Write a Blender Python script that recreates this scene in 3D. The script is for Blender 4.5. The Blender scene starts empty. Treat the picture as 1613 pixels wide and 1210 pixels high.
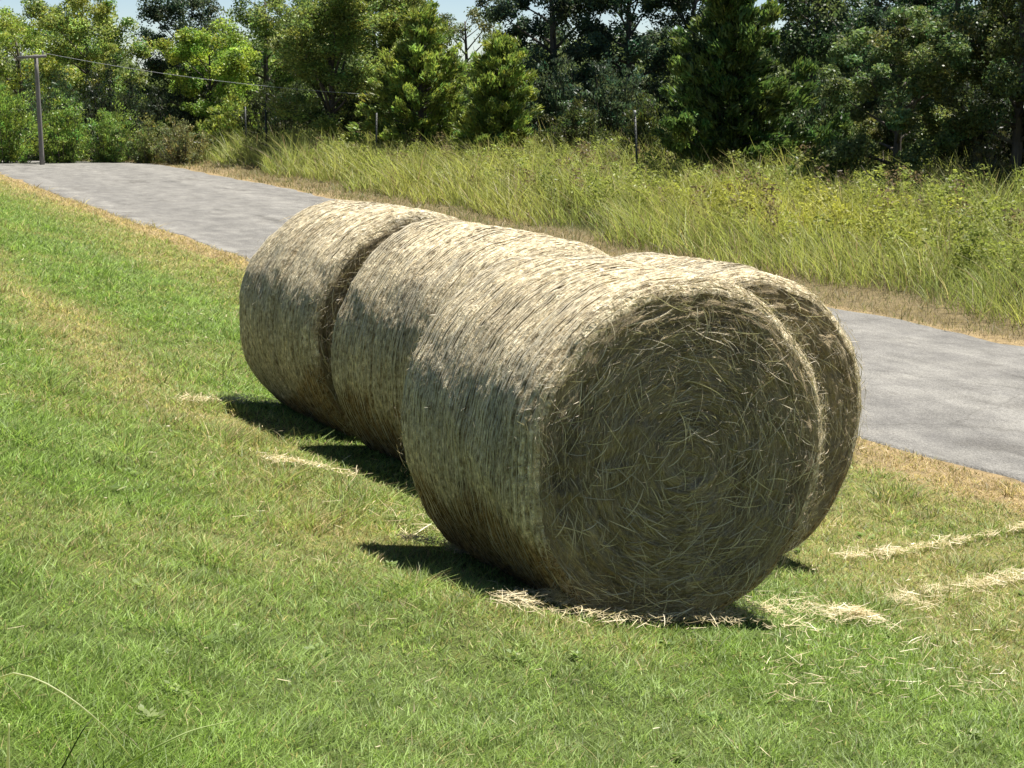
import bpy, math
import numpy as np

# ------------------------------------------------------------------ camera, light, exposure
sc = bpy.context.scene
col = sc.collection
R = math.radians
CAM_H, PITCH, FPX, PW, PH = 1.6, 11.3, 2615.0, 1613.0, 1210.0
cam = bpy.data.cameras.new('camera')
cam.sensor_width = 36.0
cam.lens = 36.0 * FPX / PW
cam.clip_start = 0.05
cam.clip_end = 3000
camo = bpy.data.objects.new('camera', cam)
col.objects.link(camo)
camo.location = (0, 0, CAM_H)
camo.rotation_euler = (R(90 - PITCH), 0, 0)
sc.camera = camo

ROW = 25.5                                  # heading of the bale row, degrees left of the view
CA, SA = math.cos(R(ROW)), math.sin(R(ROW))
SUN_EL, SUN_TURN = 70.0, 7.5               # turn: from square-on to the row towards its far end
sx = CA * math.cos(R(SUN_TURN)) - SA * math.sin(R(SUN_TURN))
sy = SA * math.cos(R(SUN_TURN)) + CA * math.sin(R(SUN_TURN))
world = bpy.data.worlds.new('World')
sc.world = world
world.use_nodes = True
wn = world.node_tree
wn.nodes.clear()
sky = wn.nodes.new('ShaderNodeTexSky')
sky.sky_type = 'NISHITA'
sky.sun_disc = False
sky.sun_elevation = R(SUN_EL)
sky.sun_rotation = math.atan2(sx, sy)
sky.air_density = 0.55
sky.dust_density = 0.0
sky.ozone_density = 1.0
bg = wn.nodes.new('ShaderNodeBackground')
bg.inputs['Strength'].default_value = 0.05
wo = wn.nodes.new('ShaderNodeOutputWorld')
wn.links.new(sky.outputs[0], bg.inputs[0])
wn.links.new(bg.outputs[0], wo.inputs[0])
sun = bpy.data.lights.new('sun', 'SUN')
sun.energy = 5.0
sun.angle = R(0.5)
sun.color = (1.0, 0.955, 0.88)
suno = bpy.data.objects.new('sun', sun)
col.objects.link(suno)
suno.rotation_euler = (R(90 - SUN_EL), 0, math.atan2(sy, sx) + R(90))
suno.location = (20, 15, 30)
sc.view_settings.view_transform = 'Standard'
sc.view_settings.look = 'None'
sc.view_settings.exposure = 1.12
sc.view_settings.gamma = 1.0
sc.render.engine = 'CYCLES'
sc.cycles.max_bounces = 7
sc.cycles.transparent_max_bounces = 8

# ------------------------------------------------------------------ helpers
rng = np.random.default_rng(7)


def vnoise(x, y, scale, seed):
    t = np.random.default_rng(seed).random((64, 64))
    x = np.asarray(x) / scale
    y = np.asarray(y) / scale
    xi = np.floor(x).astype(int)
    yi = np.floor(y).astype(int)
    fx = x - xi
    fy = y - yi
    fx = fx * fx * (3 - 2 * fx)
    fy = fy * fy * (3 - 2 * fy)
    g = lambda a, b: t[a % 64, b % 64]
    return (g(xi, yi) * (1 - fx) + g(xi + 1, yi) * fx) * (1 - fy) + (g(xi, yi + 1) * (1 - fx) + g(xi + 1, yi + 1) * fx) * fy


def fbm(x, y, scale, seed, n=3):
    s = 0
    w = 0
    for i in range(n):
        s = s + vnoise(x, y, scale / 2 ** i, seed + i) * 0.5 ** i
        w += 0.5 ** i
    return s / w


def sstep(a, b, x):
    t = np.clip((x - a) / (b - a), 0, 1)
    return t * t * (3 - 2 * t)


def mix(a, b, t):
    return a * (1 - t)[:, None] + b * t[:, None]


def pa(x, y):
    return CA * x + SA * y, -SA * x + CA * y


def xy(p, a):
    return CA * p - SA * a, SA * p + CA * a


# profile across the bank (p runs down the bank, square to the bale row)
_pp = np.linspace(-60, 40, 2001)
_zz = np.interp(_pp, [-60, -8, -2, 0, 1.3, 2.6, 3.2, 3.8, 4.5, 5.2, 6.2, 7.2, 8.5, 40],
                [.5, .5, .33, 0, -.40, -.755, -.84, -.93, -1.10, -1.29, -1.52, -1.64, -1.70, -1.70])
_k = np.exp(-0.5 * (np.arange(-40, 41) * .05 / .35) ** 2)
_zz = np.convolve(np.pad(_zz, 40, mode='edge'), _k / _k.sum(), mode='valid')


def near_edge(a):
    return np.interp(a, [-30, 9.4, 25.5, 45, 90], [12.2, 8.9, 7.55, 6.75, 5.6])


def far_edge(a):
    return np.interp(a, [-30, 9, 14.4, 18.4, 38.7, 50, 90], [17.2, 13.9, 13.4, 13.0, 12.75, 12.1, 10.5])


def ground_z(x, y):
    x = np.asarray(x, float)
    y = np.asarray(y, float)
    p, a = pa(x, y)
    z = np.interp(p, _pp, _zz)
    s = p - far_edge(a)
    z = z + np.clip((s - 1.0) * .06, 0, 1.1)
    und = (fbm(x, y, 2.3, 11) - .5) * .07 + (vnoise(x, y, 9, 15) - .5) * .06
    und = und + .13 * np.exp(-((p - 2.7) / .5) ** 2 - ((a - 5.9) / .75) ** 2)     # hump of turf before the first bale
    onroad = sstep(near_edge(a) - 1.2, near_edge(a) - .35, p) * (1 - sstep(far_edge(a), far_edge(a) + .8, p))
    z = z + und * (1 - onroad)
    d = np.clip(y - 47.3, 0, None)
    drop = np.where(d < 14, .0045 * d * d, .0045 * 196 + .126 * (d - 14))
    m = 1 - sstep(-2, 6, s) * .55
    return z - np.clip(drop * m, 0, 14)


def ray(px, py):
    c, s = math.cos(R(PITCH)), math.sin(R(PITCH))
    v = -(py - PH / 2) / FPX
    return np.array([(px - PW / 2) / FPX, c + v * s, -s + v * c])


def at(px, py):
    d = ray(px, py)
    t = 1.5
    while t < 90:
        if CAM_H + d[2] * t < ground_z(d[0] * t, d[1] * t):
            return d[0] * t, d[1] * t
        t += .03
    return d[0] * 60, d[1] * 60


def mesh(name, V, F, mat=None, parent=None, cols=None, smooth=False, uv=None, period=None):
    """V (n,3), F (m,4) or (m,3) index array"""
    me = bpy.data.meshes.new(name)
    V = np.ascontiguousarray(V, np.float32)
    F = np.ascontiguousarray(F, np.int32)
    n, k = F.shape
    me.vertices.add(len(V))
    me.vertices.foreach_set('co', V.ravel())
    me.loops.add(n * k)
    me.loops.foreach_set('vertex_index', F.ravel())
    me.polygons.add(n)
    me.polygons.foreach_set('loop_start', np.arange(0, n * k, k, dtype=np.int32))
    me.polygons.foreach_set('loop_total', np.full(n, k, np.int32))
    if smooth:
        me.polygons.foreach_set('use_smooth', np.ones(n, bool))
    if cols is not None:
        at_ = me.attributes.new('col', 'FLOAT_COLOR', 'POINT')
        c4 = np.ones((len(V), 4), np.float32)
        c4[:, :3] = cols
        at_.data.foreach_set('color', c4.ravel())
    if uv is not None:
        u = me.uv_layers.new(name='UVMap')
        q = uv[F].copy()
        if period is not None:                             # close the seam where the angle wraps round
            wrap = (q[:, :, 0].max(1) - q[:, :, 0].min(1)) > .5 * period[F].max(1)
            lowu = q[:, :, 0] < .5 * period[F]
            q[:, :, 0] += np.where(wrap[:, None] & lowu, period[F], 0)
        u.data.foreach_set('uv', np.ascontiguousarray(q.reshape(-1, 2), np.float32).ravel())
    me.update(calc_edges=True)
    o = bpy.data.objects.new(name, me)
    col.objects.link(o)
    if mat:
        me.materials.append(mat)
    if parent:
        o.parent = parent
    return o


def tag(o, label=None, cat=None, group=None, kind=None):
    if label: o['label'] = label
    if cat: o['category'] = cat
    if group: o['group'] = group
    if kind: o['kind'] = kind
    return o


def empty(name, loc, rz=0.0):
    o = bpy.data.objects.new(name, None)
    col.objects.link(o)
    o.location = loc
    o.rotation_euler = (0, 0, rz)
    o.empty_display_size = .2
    return o


def ribbons(P, W, S, C, C2=None):
    """P (n,k,3) spines, W (n,k) half widths, S (n,3) or (n,k,3) side vectors, C (n,3) colours -> V, F, cols"""
    n, k, _ = P.shape
    if S.ndim == 2:
        S = np.repeat(S[:, None, :], k, 1)
    A = P - S * W[:, :, None]
    B = P + S * W[:, :, None]
    V = np.stack([A, B], 2).reshape(-1, 3)
    b = (np.arange(n) * k * 2)[:, None] + (np.arange(k - 1) * 2)[None, :]
    F = np.stack([b, b + 1, b + 3, b + 2], -1).reshape(-1, 4)
    if C2 is None:
        cc = np.repeat(C, k * 2, 0)
    else:
        t = np.linspace(0, 1, k)[None, :, None]
        cc = (C[:, None, :] * (1 - t) + C2[:, None, :] * t)
        cc = np.repeat(cc.reshape(-1, 3), 2, 0)
    return V, F, cc


def join(parts):
    V, F, C = [], [], []
    o = 0
    for v, f, c in parts:
        V.append(v)
        F.append(f + o)
        C.append(c)
        o += len(v)
    return np.concatenate(V), np.concatenate(F), np.concatenate(C)


def norm(v):
    return v / np.maximum(np.linalg.norm(v, axis=-1, keepdims=True), 1e-9)


def tube(path, rad, sides=7, cap=True):
    path = np.asarray(path, float)
    rad = np.asarray(rad, float)
    n = len(path)
    t = np.gradient(path, axis=0)
    t = norm(t)
    ref = np.array([1, 0, 0.]) if abs(t[0][0]) < .8 else np.array([0, 1., 0])
    u = norm(np.cross(t, ref))
    w = np.cross(t, u)
    an = np.linspace(0, 2 * np.pi, sides, endpoint=False)
    V = path[:, None, :] + rad[:, None, None] * (np.cos(an)[None, :, None] * u[:, None, :] + np.sin(an)[None, :, None] * w[:, None, :])
    V = V.reshape(-1, 3)
    F = []
    for i in range(n - 1):
        for j in range(sides):
            F.append([i * sides + j, i * sides + (j + 1) % sides, (i + 1) * sides + (j + 1) % sides, (i + 1) * sides + j])
    if cap:
        V = np.concatenate([V, path[-1:], path[:1]])
        for j in range(sides):
            a0 = (n - 1) * sides
            F.append([a0 + j, a0 + (j + 1) % sides, n * sides, n * sides])
            F.append([(j + 1) % sides, j, n * sides + 1, n * sides + 1])
    F = np.array(F)
    # degenerate quads -> keep as quads with a repeated corner avoided by nudging onto the ring
    bad = F[:, 2] == F[:, 3]
    F2 = F[~bad]
    if cap:
        m = (np.arange(0, sides - 2, 2))
        a0 = (n - 1) * sides
        caps = [[a0, a0 + j + 1, a0 + j + 2, a0 + min(j + 3, sides - 1)] for j in m if j + 3 < sides] + \
               [[0, min(j + 3, sides - 1), j + 2, j + 1] for j in m if j + 3 < sides]
        V = V[:-2]
        if caps:
            F2 = np.concatenate([F2, np.array(caps)])
    return V, F2, np.ones((len(V), 3))


def box(cx, cy, cz, hx, hy, hz):
    V = np.array([[x, y, z] for x in (-hx, hx) for y in (-hy, hy) for z in (-hz, hz)], float) + [cx, cy, cz]
    F = np.array([[0, 1, 3, 2], [4, 6, 7, 5], [0, 4, 5, 1], [2, 3, 7, 6], [0, 2, 6, 4], [1, 5, 7, 3]])
    return V, F, np.ones((8, 3))


# ------------------------------------------------------------------ materials
class Mat:
    def __init__(self, name):
        self.m = bpy.data.materials.new(name)
        self.m.use_nodes = True
        self.t = self.m.node_tree
        self.t.nodes.clear()
        self.out = self.n('ShaderNodeOutputMaterial')

    def n(self, kind, **kw):
        nd = self.t.nodes.new(kind)
        for k, v in kw.items():
            setattr(nd, k, v)
        return nd

    def l(self, a, b):
        self.t.links.new(a, b)

    def noise(self, vec, scale, detail=4, rough=.6):
        nd = self.n('ShaderNodeTexNoise')
        nd.inputs['Scale'].default_value = scale
        nd.inputs['Detail'].default_value = detail
        nd.inputs['Roughness'].default_value = rough
        if vec is not None:
            self.l(vec, nd.inputs['Vector'])
        return nd.outputs['Fac']

    def ramp(self, fac, stops):
        nd = self.n('ShaderNodeValToRGB')
        e = nd.color_ramp.elements
        while len(e) < len(stops):
            e.new(.5)
        for i, (p, c) in enumerate(stops):
            e[i].position = p
            e[i].color = (*c, 1) if len(c) == 3 else c
        self.l(fac, nd.inputs[0])
        return nd.outputs[0]

    def mixc(self, a, b, fac, mode='MIX'):
        nd = self.n('ShaderNodeMix', data_type='RGBA', blend_type=mode)
        for s, v in ((nd.inputs[0], fac), (nd.inputs[6], a), (nd.inputs[7], b)):
            if isinstance(v, (int, float)):
                s.default_value = v
            elif isinstance(v, tuple):
                s.default_value = (*v, 1)
            else:
                self.l(v, s)
        return nd.outputs[2]

    def mapped(self, src, scale):
        nd = self.n('ShaderNodeMapping')
        nd.inputs['Scale'].default_value = scale
        self.l(src, nd.inputs['Vector'])
        return nd.outputs[0]


def attr_mat(name, trans=.3, rough=.75, objcol=False, spec=.25):
    M = Mat(name)
    a = M.n('ShaderNodeAttribute', attribute_name='col')
    c = a.outputs['Color']
    if objcol:
        oi = M.n('ShaderNodeObjectInfo')
        c = M.mixc(c, oi.outputs['Color'], 1.0, 'MULTIPLY')
    b = M.n('ShaderNodeBsdfPrincipled')
    b.inputs['Roughness'].default_value = rough
    b.inputs['Specular IOR Level'].default_value = spec
    M.l(c, b.inputs['Base Color'])
    if trans:
        tr = M.n('ShaderNodeBsdfTranslucent')
        tc = M.mixc(c, (1.0, 1.04, .72), 1.0, 'MULTIPLY')
        M.l(tc, tr.inputs['Color'])
        mx = M.n('ShaderNodeMixShader')
        mx.inputs[0].default_value = trans
        M.l(b.outputs[0], mx.inputs[1])
        M.l(tr.outputs[0], mx.inputs[2])
        M.l(mx.outputs[0], M.out.inputs[0])
    else:
        M.l(b.outputs[0], M.out.inputs[0])
    return M.m


M_blade = attr_mat('grass_blade', .5, .5, spec=.3)
M_tall = attr_mat('tall_grass_blade', .5, .5, spec=.3)
M_leaf = attr_mat('leaf', .45, .45, True, .35)
M_straw = attr_mat('straw', .25, .42, spec=.5)


def ground_material():
    M = Mat('ground_soil')
    a = M.n('ShaderNodeAttribute', attribute_name='col')
    g = M.n('ShaderNodeNewGeometry')
    n1 = M.noise(g.outputs['Position'], 9, 6, .7)
    n2 = M.noise(g.outputs['Position'], 90, 4, .7)
    c = M.mixc(a.outputs['Color'], M.ramp(n1, [(.3, (.55, .55, .55)), (.7, (1.4, 1.35, 1.2))]), 1.0, 'MULTIPLY')
    c = M.mixc(c, M.ramp(n2, [(.3, (.6, .6, .6)), (.7, (1.35, 1.35, 1.35))]), 1.0, 'MULTIPLY')
    b = M.n('ShaderNodeBsdfPrincipled')
    b.inputs['Roughness'].default_value = .95
    b.inputs['Specular IOR Level'].default_value = .1
    M.l(c, b.inputs['Base Color'])
    bp = M.n('ShaderNodeBump')
    bp.inputs['Strength'].default_value = .8
    bp.inputs['Distance'].default_value = .03
    M.l(n2, bp.inputs['Height'])
    M.l(bp.outputs[0], b.inputs['Normal'])
    M.l(b.outputs[0], M.out.inputs[0])
    return M.m


def road_material():
    M = Mat('worn_asphalt')
    tc = M.n('ShaderNodeUVMap', uv_map='UVMap')
    uv = tc.outputs[0]                                   # u across, v along, metres
    along = M.noise(M.mapped(uv, (3.2, 1.6, 1)), 1.0, 6, .74)
    mott = M.noise(M.mapped(uv, (1, 1, 1)), 1.6, 6, .7)
    grit = M.noise(M.mapped(uv, (1.3, .9, 1)), 34, 5, .9)
    vor = M.n('ShaderNodeTexVoronoi')
    vor.inputs['Scale'].default_value = 60
    M.l(uv, vor.inputs['Vector'])
    c = M.ramp(along, [(.33, (.130, .125, .117)), (.5, (.178, .171, .160)), (.66, (.225, .217, .202))])
    c = M.mixc(c, M.ramp(mott, [(.3, (.86, .86, .87)), (.7, (1.13, 1.13, 1.11))]), 1.0, 'MULTIPLY')
    c = M.mixc(c, M.ramp(grit, [(.32, (.46, .46, .45)), (.68, (1.52, 1.52, 1.48))]), .95, 'MULTIPLY')
    tracks = M.noise(M.mapped(uv, (1.1, .02, 1)), 1.0, 2, .5)
    c = M.mixc(c, M.ramp(tracks, [(.36, (.86, .86, .86)), (.64, (1.12, 1.12, 1.11))]), .9, 'MULTIPLY')
    wig = M.n('ShaderNodeTexNoise')
    wig.inputs['Scale'].default_value = 2.2
    wig.inputs['Detail'].default_value = 5
    M.l(uv, wig.inputs['Vector'])
    wv = M.mixc(uv, wig.outputs['Color'], .35, 'ADD')
    crk = M.n('ShaderNodeTexVoronoi', feature='DISTANCE_TO_EDGE')
    crk.inputs['Scale'].default_value = .42
    M.l(wv, crk.inputs['Vector'])
    c = M.mixc(c, M.ramp(crk.outputs['Distance'], [(.003, (.60, .59, .57)), (.009, (1, 1, 1))]), .45, 'MULTIPLY')
    stain = M.noise(M.mapped(uv, (1.3, .55, 1)), 1.0, 7, .72)
    c = M.mixc(c, M.ramp(stain, [(.36, (.70, .69, .68)), (.44, (1, 1, 1)), (.62, (1, 1, 1)), (.70, (1.16, 1.15, 1.13))]), .9, 'MULTIPLY')
    b = M.n('ShaderNodeBsdfPrincipled')
    b.inputs['Roughness'].default_value = .85
    b.inputs['Specular IOR Level'].default_value = .3
    M.l(c, b.inputs['Base Color'])
    bp = M.n('ShaderNodeBump')
    bp.inputs['Strength'].default_value = .7
    bp.inputs['Distance'].default_value = .012
    M.l(vor.outputs['Distance'], bp.inputs['Height'])
    M.l(bp.outputs[0], b.inputs['Normal'])
    M.l(b.outputs[0], M.out.inputs[0])
    return M.m


def hay_material(name, face):
    M = Mat(name)
    uv = M.n('ShaderNodeUVMap', uv_map='UVMap').outputs[0]     # u round the bale, v along it (or outwards), metres
    a = M.n('ShaderNodeAttribute', attribute_name='col')
    oi = M.n('ShaderNodeObjectInfo')
    fine = M.noise(M.mapped(uv, (24, 120, 1)), 1.0, 4, .7)
    fine2 = M.noise(M.mapped(uv, (75, 140, 1)), 1.0, 3, .7)
    patch = M.noise(M.mapped(uv, (1, 1.4, 1)), 3.0, 6, .72)
    blot = M.noise(M.mapped(uv, (20, 34, 1)), 1.0, 3, .6)
    rows = M.noise(M.mapped(uv, (.9, 55, 1)), 1.0, 3, .6)
    if face:
        c = M.ramp(fine, [(.28, (.31, .24, .145)), (.5, (.49, .395, .245)), (.72, (.63, .53, .35))])
    else:
        c = M.ramp(fine, [(.27, (.17, .135, .08)), (.44, (.49, .405, .26)), (.63, (.90, .815, .625))])
    c = M.mixc(c, M.ramp(fine2, [(.3, (.62, .62, .60)), (.6, (1.15, 1.14, 1.1))]), .85, 'MULTIPLY')
    c = M.mixc(c, M.ramp(patch, [(.3, (.66, .64, .61)), (.6, (1.1, 1.1, 1.08))]), .8, 'MULTIPLY')
    if not face:
        c = M.mixc(c, M.ramp(rows, [(.34, (.62, .61, .59)), (.56, (1.1, 1.1, 1.1))]), .8, 'MULTIPLY')
        c = M.mixc(c, M.ramp(blot, [(.36, (.46, .43, .38)), (.50, (1.0, .99, .97)), (.62, (1.30, 1.30, 1.28))]), .85, 'MULTIPLY')
    c = M.mixc(c, a.outputs['Color'], 1.0, 'MULTIPLY')
    b = M.n('ShaderNodeBsdfPrincipled')
    b.inputs['Roughness'].default_value = .8
    b.inputs['Specular IOR Level'].default_value = .25
    M.l(c, b.inputs['Base Color'])
    bp = M.n('ShaderNodeBump')
    bp.inputs['Strength'].default_value = 1.0
    bp.inputs['Distance'].default_value = .022 if face else .011
    ad = M.n('ShaderNodeMath', operation='ADD')
    M.l(fine, ad.inputs[0])
    M.l(fine2, ad.inputs[1])
    M.l(ad.outputs[0], bp.inputs['Height'])
    M.l(bp.outputs[0], b.inputs['Normal'])
    M.l(b.outputs[0], M.out.inputs[0])
    return M.m


def plain(name, c1, c2, scale=20, rough=.8, stretch=(1, 1, 1), metal=0.0, objcol=False):
    M = Mat(name)
    tc = M.n('ShaderNodeTexCoord')
    v = M.mapped(tc.outputs['Object'], stretch)
    n = M.noise(v, scale, 5, .65)
    c = M.ramp(n, [(.3, c1), (.7, c2)])
    b = M.n('ShaderNodeBsdfPrincipled')
    b.inputs['Roughness'].default_value = rough
    b.inputs['Metallic'].default_value = metal
    M.l(c, b.inputs['Base Color'])
    bp = M.n('ShaderNodeBump')
    bp.inputs['Strength'].default_value = .5
    bp.inputs['Distance'].default_value = .01
    M.l(n, bp.inputs['Height'])
    M.l(bp.outputs[0], b.inputs['Normal'])
    M.l(b.outputs[0], M.out.inputs[0])
    return M.m


M_ground = ground_material()
M_road = road_material()
M_side = hay_material('net_wrapped_hay', False)
M_face = hay_material('cut_hay_face', True)
M_bark = plain('bark', (.045, .036, .028), (.13, .11, .09), 9, .9, (1, 1, .25))
M_pole = plain('weathered_pole_wood', (.12, .11, .10), (.24, .225, .21), 14, .85, (1, 1, .12))
M_steel = plain('dark_green_painted_steel', (.010, .014, .012), (.03, .035, .03), 30, .5)
M_rust = plain('rusted_steel', (.05, .025, .015), (.11, .06, .035), 30, .8)
M_white = plain('white_paint', (.28, .28, .27), (.42, .42, .40), 30, .6)
M_wire = plain('grey_wire', (.22, .23, .24), (.34, .35, .36), 30, .5)

# ------------------------------------------------------------------ ground and road
LUSH = np.array([.235, .350, .075])
MID = np.array([.290, .385, .125])
YEL = np.array([.38, .34, .15])
DRY = np.array([.53, .405, .235])


def lawn_state(x, y):
    """dry 0..1 for the mown lawn, and lushness 0..1"""
    p, a = pa(x, y)
    wob = (fbm(x, y, 1.7, 31) - .5) * .9
    strip = np.exp(-((p - 2.62 + wob * .7) / .48) ** 2) * sstep(5.9, 7.6, a + wob)     # scalped ridge beside the row
    strip = strip * (.30 + .55 * fbm(x, y, .8, 41)) * (.75 + .15 * sstep(9.5, 11.5, a))
    right = sstep(4.6, 6.0, p + wob) * .42 * (.5 + .9 * fbm(x, y, 1.1, 45))
    ne = near_edge(a)
    edge = sstep(ne - .95 - wob * .3, ne - .35, p + (fbm(x, y, .35, 51) - .5) * .3)
    patch = np.clip(fbm(x, y, 1.3, 61) - .52, 0, 1) * 1.5
    dry = np.clip(np.maximum.reduce([strip, right, edge * 1.0, patch * .55]), 0, 1)
    lush = np.clip(fbm(x, y, 1.1, 71) * 1.6 - .3, 0, 1)
    return dry, edge, lush


def axis(lo, hi, a, b, d, g=1.16):
    m = list(np.arange(a, b + 1e-6, d))
    s, v = d, a
    L = []
    while v > lo:
        s *= g
        v -= s
        L.append(v)
    s, v = d, b
    H = []
    while v < hi:
        s *= g
        v += s
        H.append(v)
    return np.array(L[::-1] + m + H)


gx = axis(-900, 900, -9, 10, .13)
gy = axis(-300, 1500, 1.5, 32, .14)
GX, GY = np.meshgrid(gx, gy, indexing='ij')
fx, fy = GX.ravel(), GY.ravel()
GZ = ground_z(fx, fy)
i = np.arange(len(gx) - 1)[:, None] * len(gy) + np.arange(len(gy) - 1)[None, :]
F = np.stack([i, i + len(gy), i + len(gy) + 1, i + 1], -1).reshape(-1, 4)
dry, edge, lush = lawn_state(fx, fy)
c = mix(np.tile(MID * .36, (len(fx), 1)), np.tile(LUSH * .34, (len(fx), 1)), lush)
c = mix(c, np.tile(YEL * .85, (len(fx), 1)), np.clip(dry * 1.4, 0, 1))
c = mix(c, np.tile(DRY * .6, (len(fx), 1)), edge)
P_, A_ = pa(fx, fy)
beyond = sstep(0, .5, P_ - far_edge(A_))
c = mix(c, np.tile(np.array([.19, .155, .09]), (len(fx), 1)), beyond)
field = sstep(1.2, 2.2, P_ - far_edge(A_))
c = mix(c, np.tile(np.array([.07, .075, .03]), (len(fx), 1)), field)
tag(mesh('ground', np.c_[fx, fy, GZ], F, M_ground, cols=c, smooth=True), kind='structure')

aa = np.arange(-24, 88, .15)
nu = 18
ne, fe = near_edge(aa), far_edge(aa)
ragn = (fbm(aa, aa * 0 + 3, 1.4, 81, 4) - .5) * .55
ragf = (fbm(aa, aa * 0 + 9, 1.4, 91, 4) - .5) * .6
uu = np.concatenate([[0, .008, .02], np.linspace(.08, .92, nu - 6), [.98, .992, 1]])
pp = (ne + ragn)[:, None] * (1 - uu) + (fe + ragf)[:, None] * uu
rx, ry = xy(pp, aa[:, None])
rz = ground_z(rx, ry) + .010 + .05 * (1 - (2 * uu - 1) ** 2)[None, :] - np.interp(uu, [0, .008, .992, 1], [.07, 0, 0, .07])[None, :]
V = np.stack([rx, ry, rz], -1).reshape(-1, 3)
i = np.arange(len(aa) - 1)[:, None] * nu + np.arange(nu - 1)[None, :]
F = np.stack([i, i + 1, i + nu + 1, i + nu], -1).reshape(-1, 4)
uv = np.stack([pp, np.repeat(aa[:, None], nu, 1)], -1).reshape(-1, 2)
tag(mesh('road', V, F, M_road, smooth=True, uv=uv), kind='structure')

# ------------------------------------------------------------------ grass
BALES = [  # p, a of the front end's centre, turn, radius, length, label
    (3.76, 6.11, 3.5, .812, 1.28),
    (5.00, 7.46, 4.0, .845, 1.22),
    (4.42, 8.64, 14.0, .805, 1.30),
    (4.10, 9.97, 5.0, .805, 1.28),
]


def under_bale(x, y, m=0.0):
    p, a = pa(x, y)
    u = np.zeros(len(x), bool)
    for bp, ba, yw, r, L in BALES:
        t = R(yw)
        dp, da = p - bp, a - ba
        la = da * math.cos(t) - dp * math.sin(t) * -1 * 0 - dp * math.sin(t)
        lp = dp * math.cos(t) + da * math.sin(t)
        u |= (np.abs(lp) < .30 + m) & (la > -m) & (la < L + m)
    return u


def scatter(n, d0, d1, expo, half=.40, pad=.9):
    """ground points in the view wedge, thinning with distance as d**-expo"""
    q = 2 - expo
    d = (d0 ** q + rng.random(n) * (d1 ** q - d0 ** q)) ** (1 / q)
    x = (rng.random(n) * 2 - 1) * (half * d + pad)
    return x, d


def blade_mesh(x, y, h, w, c1, c2, lean=.45, bend=.5, wind=(0, 0), k=3):
    n = len(x)
    z = ground_z(x, y) - .008
    az = rng.random(n) * 2 * np.pi
    ln = rng.random(n) ** .8 * lean
    dx = np.cos(az) * ln + wind[0]
    dy = np.sin(az) * ln + wind[1]
    t = np.linspace(0, 1, k)
    P = np.zeros((n, k, 3))
    b = bend * (.3 + rng.random(n))
    for j in range(k):
        f = t[j] + b * t[j] ** 2
        P[:, j, 0] = x + dx * h * f
        P[:, j, 1] = y + dy * h * f
        P[:, j, 2] = z + h * (t[j] - .28 * b * (ln + .3) * t[j] ** 2)
    sa = rng.random(n) * 2 * np.pi
    S = np.c_[np.cos(sa), np.sin(sa) * .5, np.zeros(n)]
    S = norm(S)
    wp = np.interp(t, [0, .4, 1], [.8, 1, .12])
    W = w[:, None] * wp[None, :] * .5
    return ribbons(P, W, S, c1, c2)


def grass_colors(dry, lush, n):
    base = mix(np.tile(MID, (n, 1)), np.tile(LUSH, (n, 1)), np.clip(lush + rng.normal(0, .3, n), 0, 1))
    r = rng.random(n)
    isdry = r < (.05 + .85 * dry)
    dc = mix(np.tile(YEL, (n, 1)), np.tile(DRY * 1.05, (n, 1)), np.clip(rng.random(n) * .8 + dry * .35 - .15, 0, 1))
    cc = np.where(isdry[:, None], dc, mix(base, np.tile(YEL * .9, (n, 1)), np.clip(dry * .6, 0, 1)))
    cc = cc * (0.48 + 1.0 * rng.random(n))[:, None]
    return cc


N_LAWN = 1250000
x, y = scatter(N_LAWN, 2.6, 52, 1.72)
p, a = pa(x, y)
ok = (p < near_edge(a) + .05) & ~under_bale(x, y) & (p > -4)
x, y, p, a = x[ok], y[ok], p[ok], a[ok]
dry, edge, lush = lawn_state(x, y)
keep = rng.random(len(x)) > edge * .08
x, y, p, a, dry, edge, lush = [v[keep] for v in (x, y, p, a, dry, edge, lush)]
n = len(x)
tuft = fbm(x, y, .16, 101, 2)
h = (.021 + .034 * rng.random(n)) * (.40 + 1.15 * tuft) * (1 + 1.3 * sstep(.70, .80, fbm(x, y, .42, 105, 2))) * (1 - .12 * np.clip(dry, 0, 1)) * (1 + .018 * np.clip(y - 6, 0, 40))
w = (.0024 + .0024 * rng.random(n)) * np.clip(y / 5.0, .8, 5.0) ** .75
cc = grass_colors(dry, lush, n)
cc *= (.62 + .76 * fbm(x, y, .12, 111, 2))[:, None]
tag(mesh('lawn_grass', *blade_mesh(x, y, h, w, cc * .85, cc * 1.1, 1.25, .8)[:2], M_blade,
         cols=np.repeat(cc, 6, 0)), 'mown green lawn grass with yellowed streaks on the bank', 'grass', kind='stuff')

# small broad-leaved weeds in the turf
m = 240
x, y = scatter(m, 3, 24, 1.0)
p, a = pa(x, y)
ok = (p < near_edge(a) - .5) & ~under_bale(x, y, .25)
x, y = x[ok], y[ok]
m = len(x)
ne_ = 26
ang_ = rng.random((m, ne_)) * 6.283
rr_ = rng.random((m, ne_)) ** .6 * rng.uniform(.02, .06, m)[:, None]
X_ = x[:, None] + rr_ * np.cos(ang_)
Y_ = y[:, None] + rr_ * np.sin(ang_)
Z_ = ground_z(X_.ravel(), Y_.ravel()).reshape(m, ne_) + rng.uniform(.010, .035, (m, ne_))
Pw = np.stack([X_, Y_, Z_], -1).reshape(-1, 3)
k_ = len(Pw)
tt_ = norm(np.stack([np.cos(ang_), np.sin(ang_), rng.uniform(.1, .9, (m, ne_))], -1).reshape(-1, 3))
bb_ = norm(np.cross(tt_, rng.normal(0, .4, (k_, 3)) + [0, 0, 1]))
Lw = .016 + .018 * rng.random(k_)
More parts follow.
